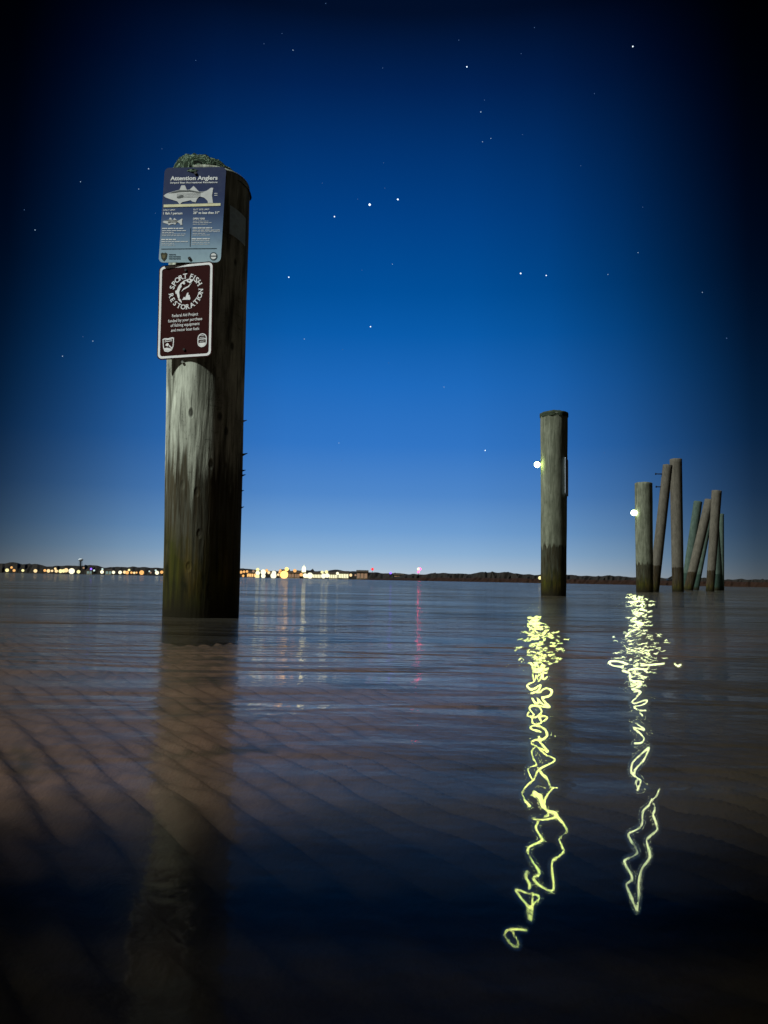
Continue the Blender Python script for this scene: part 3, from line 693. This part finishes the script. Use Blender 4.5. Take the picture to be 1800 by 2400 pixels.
# flat water's normals turned along drawn curves to shape the lamp glints
PX, PY = project(co)
nv = len(co); glint_vec = np.zeros((nv, 3), np.float32); ridge = np.zeros(nv, np.float32); best = np.full(nv, 1e9)
CAMn = np.array(CAM)
for lamp, wpx, P in STREAKS:
    Q = smooth_poly(P)
    Dm = 6.0 if wpx > 1.6 else (4.5 if wpx > 1.35 else 2.2)
    x0, y0 = Q.min(0) - 2 * Dm; x1, y1 = Q.max(0) + 2 * Dm
    sel = np.where((PX > x0) & (PX < x1) & (PY > y0) & (PY < y1) & (co[:, 1] > 0.05))[0]
    if not len(sel): continue
    pt = np.stack([PX[sel], PY[sel]], 1); dmin = np.full(len(sel), 1e9)
    for a, b in zip(Q[:-1], Q[1:]):
        ab = b - a; t = np.clip(((pt - a) @ ab) / max(1e-9, ab @ ab), 0, 1); dd = np.linalg.norm(pt - a - t[:, None] * ab, axis=1); dmin = np.minimum(dmin, dd)
    wv = .9 + 1.3 * vnoise(pt[:, 0] / 17 + 3, pt[:, 1] / 17 + 5, 77) if wpx > 1.35 else 1.0
    dmin = dmin / (wpx * wv)                          # in line half-widths
    ok = (dmin < best[sel]) & (dmin * wpx * wv < 2 * Dm); s_ = sel[ok]; dm = dmin[ok]; best[s_] = dm
    pw = co[s_].astype(float)
    ua = CAMn - pw; ua /= np.linalg.norm(ua, axis=1)[:, None]; ub = LAMPS[lamp] - pw; ub /= np.linalg.norm(ub, axis=1)[:, None]
    hv = ua + ub; g = hv[:, :2] / hv[:, 2:3]
    dev = np.minimum(LR[lamp] * .5 * dm ** 2, .04)

    k = np.clip((2 * Dm - dm * wpx * (wv[ok] if wpx > 1.35 else 1.0)) / Dm, 0, 1); k = k * k * (3 - 2 * k)
    base_off = np.stack([np.full(len(s_), .25), np.full(len(s_), 1.0)], 1)
    tgt = g + base_off * dev[:, None] * 1.0
    k = np.maximum(k, .0)
    glint_vec[s_, 0] = tgt[:, 0] * k; glint_vec[s_, 1] = tgt[:, 1] * k; ridge[s_] = k
at = water.data.attributes.new('glint_slope', 'FLOAT_VECTOR', 'POINT'); at.data.foreach_set('vector', glint_vec.ravel())
at = water.data.attributes.new('ridge', 'FLOAT', 'POINT'); at.data.foreach_set('value', ridge)  # blend weight of the glint-shaping normals

# ------------------------------------------------------------------ seabed with sand ripples
m, nt, out = mat('sandy_seabed'); pb = N(nt, 'ShaderNodeBsdfPrincipled'); geo = N(nt, 'ShaderNodeNewGeometry'); pos = geo.outputs['Position']
sp = N(nt, 'ShaderNodeSeparateXYZ'); L(nt, pos, sp.inputs[0])
nA = noise(nt, pos, 3.2, 4, .55, .6); nB = noise(nt, pos, 26, 4, .6); nC = noise(nt, mapping(nt, pos, loc=(5, 2, 0)), 1.1, 3, .5)
sand = mixc(nt, nB, (.034, .021, .017), (.125, .078, .066))
weed_shade = mixc(nt, nB, (.003, .003, .001), (.020, .015, .005))  # dark olive, for the random patches and the painted shade
lin = math_n(nt, 'SUBTRACT', math_n(nt, 'ADD', sp.outputs[1], math_n(nt, 'MULTIPLY', math_n(nt, 'SUBTRACT', nA, .5), .45)), math_n(nt, 'ADD', math_n(nt, 'MULTIPLY', sp.outputs[0], 1.5), 1.30))  # diagonal edge of the shade painted into the seabed colour
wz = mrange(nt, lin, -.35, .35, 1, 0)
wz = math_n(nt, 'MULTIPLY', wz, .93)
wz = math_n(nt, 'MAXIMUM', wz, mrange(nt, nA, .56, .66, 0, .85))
c = mixc(nt, wz, sand, weed_shade)
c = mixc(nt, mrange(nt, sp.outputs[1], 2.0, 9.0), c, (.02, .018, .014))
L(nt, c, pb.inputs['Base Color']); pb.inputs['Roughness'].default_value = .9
b = N(nt, 'ShaderNodeBump'); b.inputs['Distance'].default_value = .006; L(nt, nB, b.inputs['Height']); L(nt, b.outputs[0], pb.inputs['Normal'])
L(nt, pb.outputs[0], out.inputs[0])
gx = np.concatenate([np.array([-9000, -900, -90, -12]), np.arange(-6, -2.2, .05), np.arange(-2.2, 3.2, .0075), np.arange(3.2, 8, .05), np.array([12, 90, 900, 9000])])
gy = np.concatenate([np.array([-60, -6]), np.arange(-.4, 4.2, .008), np.arange(4.2, 9, .05), np.array([9, 14, 40, 400, 9000])])
GX, GY = np.meshgrid(gx, gy)
ca, sa = math.cos(R(33)), math.sin(R(33))
across = GX * ca + GY * sa; along = -GX * sa + GY * ca
warp = .05 * vnoise(across * 3 + 9, along * 2.0 + 3, 5) * 2 + .02 * vnoise(across * 9, along * 6, 6)
phs = (across + warp * .40) / .056
fr_ = phs - np.floor(phs); prof = np.where(fr_ < .58, fr_ / .58, (1 - fr_) / .42); prof = prof * prof * (3 - 2 * prof)
amp = .013 * (.25 + 1.6 * (vnoise(across * 7, along * 5, 8) + .5))
near = np.clip(1 - np.abs(GX) / 5, 0, 1) * np.clip((7 - GY) / 4, 0, 1)
GZ = -.085 - .012 * np.clip(GY, 0, 20) - .02 * np.clip(GX, 0, 10) + near ** .3 * (prof * amp + .0045 * np.sin((across * 1.0 + along * .22 + .6 * warp) / .031 * 6.283) * (vnoise(across * 9, along * 7, 15) + .5) + .006 * vnoise(across * 26, along * 17, 16)) + .03 * vnoise(GX * 1.2 + 4, GY * 1.2, 9) * (near > 0)
GZ = np.maximum(GZ, -.7)
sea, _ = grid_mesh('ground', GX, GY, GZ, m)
tag(sea, 'rippled sand with weedy patches and painted shade under the shallow water', kind='structure')

# ------------------------------------------------------------------ far shore
HILLM = m_plain('dark_woods', (.020, .017, .015), .95, bscale=.15)
BANKM = m_plain('marsh_grass', (.024, .012, .008), .95, bscale=.3)
def hor_y(x): return 1341.5 + .0189 * x
def ridge_strip(name, prof, Y, depth, mtl, label, seed, rough, kind='structure', front=None):
    """prof: (photo x, height in photo px above the waterline)."""
    xs = np.array([a for a, _ in prof]); hs = np.array([b for _, b in prof]); n = 260
    X = np.linspace(xs[0], xs[-1], n); Hh = np.interp(X, xs, hs); r_ = np.random.RandomState(seed)
    nz = np.zeros(n)
    for sc_, am in ((3, 1.0), (7, .6), (16, .35)):
        k = r_.randn(n); k = np.convolve(k, np.hanning(sc_ + 2) / np.hanning(sc_ + 2).sum(), 'same'); nz += k * am * rough
    Hh = np.maximum(.5, Hh + nz * (Hh > 2))
    rows = [(0, -.02), (.06, .35), (.2, .8), (.4, 1.0), (.7, .85), (1.0, -.02)]
    VX = np.zeros((len(rows), n)); VY = VX.copy(); VZ = VX.copy()
    for j, (dy, hz) in enumerate(rows):
        Yj = Y + depth * dy
        VX[j] = (X - 900) / F * Yj * 1.004; VY[j] = Yj
        VZ[j] = Hh * hz / F * Yj * (1 if hz > 0 else 1) + (r_.randn(n) * .12 * Hh / F * Yj if 0 < hz < 1 else 0)
    o, _ = grid_mesh(name, VX, VY, VZ, mtl, False)
    tag(o, label, kind=kind); return o
ridge_strip('hills', [(-260, 20), (0, 22), (40, 24), (60, 21), (75, 24), (118, 17), (150, 18), (195, 20), (220, 22), (250, 19), (300, 19), (340, 19), (385, 18), (480, 18), (575, 20), (640, 15), (700, 19), (760, 18), (800, 21), (860, 17), (960, 15), (1100, 10), (1250, 6)], 900, 300, HILLM, 'low dark wooded hills behind the far town', 3, 1.2)
ridge_strip('hill', [(880, 0), (960, 14), (1010, 17), (1040, 20), (1100, 17), (1130, 22), (1180, 23), (1230, 20), (1340, 20), (1400, 18), (1430, 21), (1460, 18), (1500, 17), (1600, 18), (1700, 17), (1800, 18), (2000, 18), (2300, 16)], 520, 120, HILLM, 'dark shrubby ridge behind the marsh on the right', 5, 1.3)
ridge_strip('bank', [(800, 0), (900, 3), (1000, 8), (1200, 10), (1400, 10), (1700, 12), (2300, 12)], 420, 60, BANKM, 'low reddish brown marsh bank on the far right shore', 6, .8)

# ------------------------------------------------------------------ shore lights
COLS = {'amber': ((1.0, .50, .16), 1.15), 'warm': ((1.0, .72, .36), 1.2), 'white': ((1.0, .95, .66), 1.4), 'cream': ((1.0, .90, .42), 1.2),
        'cool': ((.75, .95, .9), .9), 'red': ((1.0, .05, .06), 1.4), 'violet': ((.22, .10, 1.0), 2.6), 'dim': ((.9, .55, .35), .4), 'orange': ((1.0, .58, .16), 2.4)}
NAMES = {'amber': 'amber', 'warm': 'warm yellow', 'white': 'white', 'cream': 'pale yellow', 'cool': 'cool greenish white', 'red': 'red', 'violet': 'blue-violet', 'dim': 'faint brownish', 'orange': 'very bright orange'}
EM = {}
POSTM = m_plain('dark_post', (.02, .02, .02), .8)
def word(i):
    w_ = ['first','second','third','fourth','fifth','sixth','seventh','eighth','ninth','tenth','eleventh','twelfth','thirteenth','fourteenth','fifteenth','sixteenth','seventeenth','eighteenth','nineteenth','twentieth']
    t = ['','','twenty','thirty','forty','fifty','sixty']
    if i < 20: return w_[i]
    n = i + 1
    if n % 10 == 0: return {20: 'twentieth', 30: 'thirtieth', 40: 'fortieth', 50: 'fiftieth', 60: 'sixtieth'}[n]
    return t[n // 10] + '-' + w_[n % 10 - 1]
def shore_lights(lst, where, group, Y):
    lst = sorted(lst)
    for i, (x, y, d, c) in enumerate(lst):
        q = at_y(x, y, Y); r_ = d * (1.0 if x < 400 else 1.3) / 2 / F * Y
        if c not in EM: EM[c] = m_emit('light_' + c, *COLS[c])
        root = empty('shore_light', (q.x, q.y, 0))
        mb = MB(); mb.ball((0, 0, q.z), r_ * .88, 14, 10); mb.build('globe', EM[c], root, smooth=True)
        mb = MB(); mb.tube((0, 0, -.5), (0, 0, max(.2, q.z - r_ * .8)), .18, .12, 6); mb.build('post', POSTM, root)
        tag(root, f'{NAMES[c]} light on its post, {word(i)} from the left {where}', 'shore light', group)
s_ = .3015
left = [(16.6,1336.5,9,'cream'),(27,1330,6,'amber'),(33,1337,7,'amber'),(53.5,1337,7,'cream'),(83,1338,9,'warm'),(105,1337,7,'amber'),(113.5,1338,9,'warm'),(122,1338,6,'warm'),(129.5,1333,6,'warm'),(132,1338.5,8,'warm'),
        (142,1338.5,10,'cream'),(149,1338,9,'cream'),(155,1336.5,11,'warm'),(168,1338.5,15,'white'),(184,1340,9,'cream'),(196,1331,5,'dim'),(213.5,1333.5,5,'violet'),(220.5,1337,5,'cool'),(239,1340.5,9,'white'),(240,1334,5,'cool'),
        (266,1341.5,8,'white'),(281.5,1341.5,9,'white'),(292,1341,8,'warm'),(298,1342,9,'amber'),(302.5,1336,6,'cream'),(308,1342,6,'amber'),(314.5,1342.5,6,'warm'),(320,1342,5,'amber'),(332,1342,12,'amber'),(350,1339,4,'cool'),
        (353,1342,5,'dim'),(365,1337,5,'cool'),(368,1342.5,10,'white'),(379,1341,8,'amber')]
shore_lights(left, 'on the far left shore', 'lights along the far left shore', 700)
s5 = .1808
town = [(565,1341,6,'amber'),(572,1340,5,'amber'),(579,1339.5,5,'amber'),(594,1339,5,'dim'),(604,1335,7,'cream'),(604,1343,9,'white'),(603,1351,9,'cream'),(617,1341,11,'white'),(617,1350,9,'white'),(625,1337,6,'amber'),(630,1342,6,'warm'),
        (642,1343,9,'white'),(641,1349,12,'white'),(652,1347,5,'warm'),(657,1337,5,'amber'),(666,1347,16,'orange'),(667,1350,9,'white'),(672,1334,8,'orange'),(691,1337.5,7,'amber'),(706,1347,7,'amber'),
        (715,1349,9,'white'),(726.5,1349,12,'white'),(755,1341,6,'cream'),(765,1340.5,7,'cream'),(758,1350,10,'white'),(767,1349,9,'white'),(791,1344,6,'white'),(822,1348,6,'warm'),(833,1348,4,'dim'),(655,1341,4,'amber'),(583,1347,5,'amber'),(570,1349.5,5,'amber')]
shore_lights(town, 'on the town waterfront', 'lights along the town waterfront', 700)
def single(x, y, d, c, lab, Y, nm='mast_light'):
    q = at_y(x, y, Y); r_ = d / 2 / F * Y
    if c not in EM: EM[c] = m_emit('light_' + c, *COLS[c])
    root = empty(nm, (q.x, q.y, 0)); mb = MB(); mb.ball((0, 0, q.z), r_, 14, 10); mb.build('globe', EM[c], root, smooth=True)
    mb = MB(); mb.tube((0, 0, -.5), (0, 0, q.z - r_ * .8), .22, .14, 6); mb.build('post', POSTM, root); tag(root, lab, 'shore light'); return root
single(873, 1334, 6.5, 'red', 'small dim red light above the trees right of the town', 700)
single(915.5, 1343, 5, 'violet', 'blue-violet light on the low shore between the two red lights', 640)
ro = single(980.5, 1333.5, 6.5, 'white', 'white and red light on a tall mast, its red reflection on the water', 600)
q = at_y(983.5, 1334, 600); mb = MB(); mb.ball((q.x - ro.location.x, 0.8, q.z), 1.2, 12, 8)
mb.ball((q.x - ro.location.x - 1.0, 0.0, q.z - 2.2), .7, 12, 8); mb.build('red_lamp', m_emit('strong_red', (1, .03, .10), 11), ro, smooth=True)
single(1265.5, 1354.5, 8, 'cream', 'pale yellow light low on the marsh, left of the lone middle piling', 410, 'shore_light')

# ------------------------------------------------------------------ town buildings
WALLM = m_plain('town_wall', (.30, .24, .17), .9, bscale=1); ROOFM = m_plain('town_roof', (.05, .04, .035), .9, bscale=1)
WIN = {'white': m_emit('window_white', (1, .97, .62), 1.25), 'amber': m_emit('window_amber', (1, .55, .2), 1.3), 'dimw': m_emit('window_dim', (1, .62, .38), .28), 'cool': m_emit('window_cool', (.5, .75, .7), .35)}
def building(x0, x1, y0, y1, Y, wn, nwin, label, hip=False):
    """photo span x0..x1, eaves y0, ground y1"""
    a = at_y(x0, y1, Y); b_ = at_y(x1, y0, Y); wd = b_.x - a.x; ht = max(3.0, b_.z); dp = min(14, wd)
    root = empty('waterfront_building', (a.x + wd / 2, Y + dp / 2, 0))
    mb = MB(); mb.box((0, 0, ht / 2 - .5), (wd, dp, ht + 1)); mb.build('wall', WALLM, root)
    mb = MB(); rh = min(3.2, wd * .18); e = .6
    V = [(-wd/2-e, -dp/2-e, ht), (wd/2+e, -dp/2-e, ht), (wd/2+e, dp/2+e, ht), (-wd/2-e, dp/2+e, ht), (-wd/2+(wd*.2 if hip else -e), 0, ht+rh), (wd/2-(wd*.2 if hip else -e), 0, ht+rh)]
    mb.add(V, [(0,1,5,4), (1,2,5), (2,3,4,5), (3,0,4), (3,2,1,0)]); mb.build('roof', ROOFM, root)
    for i in range(nwin):
        ww = wd / nwin; cx = -wd / 2 + ww * (i + .5)
        mb = MB(); mb.box((cx, -dp / 2 - .1, ht * .5), (ww * .72, .2, ht * .62)); mb.build('window', WIN[wn], root)
    tag(root, label, 'building', 'buildings along the town waterfront')
building(712, 733, 1346, 1352, 712, 'white', 4, 'brightly lit hall directly below the glowing tower')
building(733, 752, 1344.5, 1353, 716, 'white', 5, 'long brightly lit building just right of the glowing tower')
building(771, 792, 1345, 1353, 714, 'white', 5, 'low brightly lit building between the tower and the brightest hall')
building(793, 817, 1342.5, 1357, 718, 'white', 6, 'brightest large hall at the right end of the town lights')
building(676, 703, 1343, 1353, 730, 'dimw', 4, 'dim brown building between the bright orange light and the tower')
building(578, 600, 1343, 1351, 722, 'amber', 4, 'amber lit building just right of the near piling')
building(836, 862, 1341, 1347, 730, 'dimw', 3, 'faint brownish building right of the brightest hall')
building(924, 945, 1348, 1352.5, 600, 'dimw', 3, 'faintly lit low house on the shore between the red lights')
building(655, 676, 1338, 1346, 760, 'amber', 3, 'amber lit house on the slope behind the bright orange light')
building(247, 262, 1337, 1343, 730, 'cool', 2, 'dim greenish building on the far left shore near the single tall lamps', True)
building(203, 216, 1337, 1341, 730, 'cool', 2, 'dim bluish building under the violet light on the far left shore', True)
# domed tower in the town
q = at_y(712, 1341, 735); zt = at_y(712, 1325, 735).z
T = empty('dome_tower', (q.x, 735, 0)); tag(T, 'floodlit domed tower rising above the middle of the town', 'tower')
mb = MB(); mb.box((0, 0, q.z / 2), (3.6, 3.6, q.z)); mb.build('base', WALLM, T)
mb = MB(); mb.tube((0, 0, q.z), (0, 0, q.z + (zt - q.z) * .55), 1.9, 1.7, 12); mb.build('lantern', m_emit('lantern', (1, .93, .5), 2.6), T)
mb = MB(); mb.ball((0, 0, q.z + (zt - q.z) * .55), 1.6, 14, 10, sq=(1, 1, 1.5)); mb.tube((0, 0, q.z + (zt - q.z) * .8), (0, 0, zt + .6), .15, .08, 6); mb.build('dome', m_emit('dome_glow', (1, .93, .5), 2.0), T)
# water tower on the left ridge
q = at_y(189, 1320, 880); zt = at_y(189, 1312, 880).z; T = empty('water_tower', (q.x, 880, 0)); tag(T, 'pale water tower above the dark ridge on the left', 'water tower')
mb = MB(); mb.ball((0, 0, zt), 2.6, 16, 10, sq=(1, 1, .62)); mb.build('tank', m_plain('tank_white', (.55, .6, .7), .6, bscale=1), T)
mb = MB(); mb.tube((0, 0, 0), (0, 0, zt - 1), .5, .5, 10)
for i in range(4):
    a = R(45 + 90 * i); mb.tube((2.2 * math.cos(a), 2.2 * math.sin(a), 0), (1.6 * math.cos(a), 1.6 * math.sin(a), zt - .8), .2, .2, 6)
mb.build('tower_legs', POSTM, T)

# ------------------------------------------------------------------ stars
cr = lambda ox, k, l: [(ox + x * k, y * k, b_) for x, y, b_ in l]
stars = cr(600, .4068, [(402,20,1.2),(213,289,2.2),(730,392,1.2),(1215,385,3),(1316,577,1.2),(1295,645,2.8),(1353,798,2),(1305,817,2),(735,938,.8),(382,1055,.8),(742,1084,1.3),(817,1149,4.4),(655,1179,6),(585,1147,1.6),(452,1248,3.4),(786,1522,2),(189,1597,3.4),(610,1557,.8),(660,1882,3.4),(278,1953,2.4),(499,2013,1.8),(764,2091,1.2),(150,193,1),(46,252,1),(1168,231,.9)])
stars += cr(1000, .4822, [(1002,226,3),(524,134,1),(459,260,1),(815,455,1.6),(466,654,1.2),(749,806,1),(1050,1007,1.6),(1027,1228,2),(457,1329,4),(581,1339,3),(881,1334,2),(1340,1421,2),(1457,1643,1.3)])
stars += cr(0, .4068, [(856,972,2.8),(464,1047,2),(799,1089,2),(895,1228,1.5),(202,1325,2.2),(478,1940,1.6),(535,1965,2.4),(360,2052,2.6),(140,1209,1),(1128,348,1),(933,857,.8)])
stars += [(x * 1.085, y * 1.085, b_) for x, y, b_ in ((959,836,2),(732,957,2),(738,994,1),(1048,973,3),(1306,978,1.2),(1570,731,1.3),(740,755,1))]
stars.sort(key=lambda s: s[1])
SM = [m_emit('star_bright', (.75, .88, 1.0), 2.0), m_emit('star_mid', (.55, .76, 1.0), .75), m_emit('star_faint', (.22, .42, .9), .32)]
for i, (x, y, b_) in enumerate(stars):
    d_ = ray(x, y); q = CAM + d_ * 9000; r_ = max(1.5, b_ * .75) / 2 / F * 9000 * 1.05
    mb = MB(); mb.ball((0, 0, 0), r_, 8, 6); o = mb.build('star', SM[0] if b_ >= 3 else SM[1] if b_ >= 1.9 else SM[2], loc=q, smooth=True)
    lab = {6: 'largest brightest white star, left of a bright pair high above the bay', 4.4: 'second brightest star, right of the largest one'}.get(b_)
    tag(o, lab or f"{'bright' if b_ >= 3 else 'small' if b_ >= 1.9 else 'very faint'} star, {word(i)} from the top of the sky", 'star', 'stars in the night sky')

# ------------------------------------------------------------------ unseen deck added behind the camera to shade the near seabed
DK = m_plain('shade_deck_wood', (.12, .11, .09), .9, bump=.004, bscale=12)
T = empty('shade_deck', (-2.5, -1.46, 0)); tag(T, 'unseen wooden deck added behind the viewpoint to shade the near seabed', 'deck')
mb = MB()
for i in range(18): mb.box((0, -1.25 + i * .15, 2.5), (7.0, .148 if i < 14 else .140 - (i - 13) * .018, .045))
mb.build('shade_planks', DK, T)
for y_ in (-1.2, .0, 1.2):
    mb = MB(); mb.box((0, y_, 2.37), (6.9, .09, .20)); mb.build('beam', DK, T)
for x_ in (-3.1, 0, 3.1):
    for y_ in (-1.05, 1.05):
        mb = MB(); mb.tube((x_, y_, -.5), (x_, y_, 2.27), .12, .12, 16); mb.build('leg', DK, T)
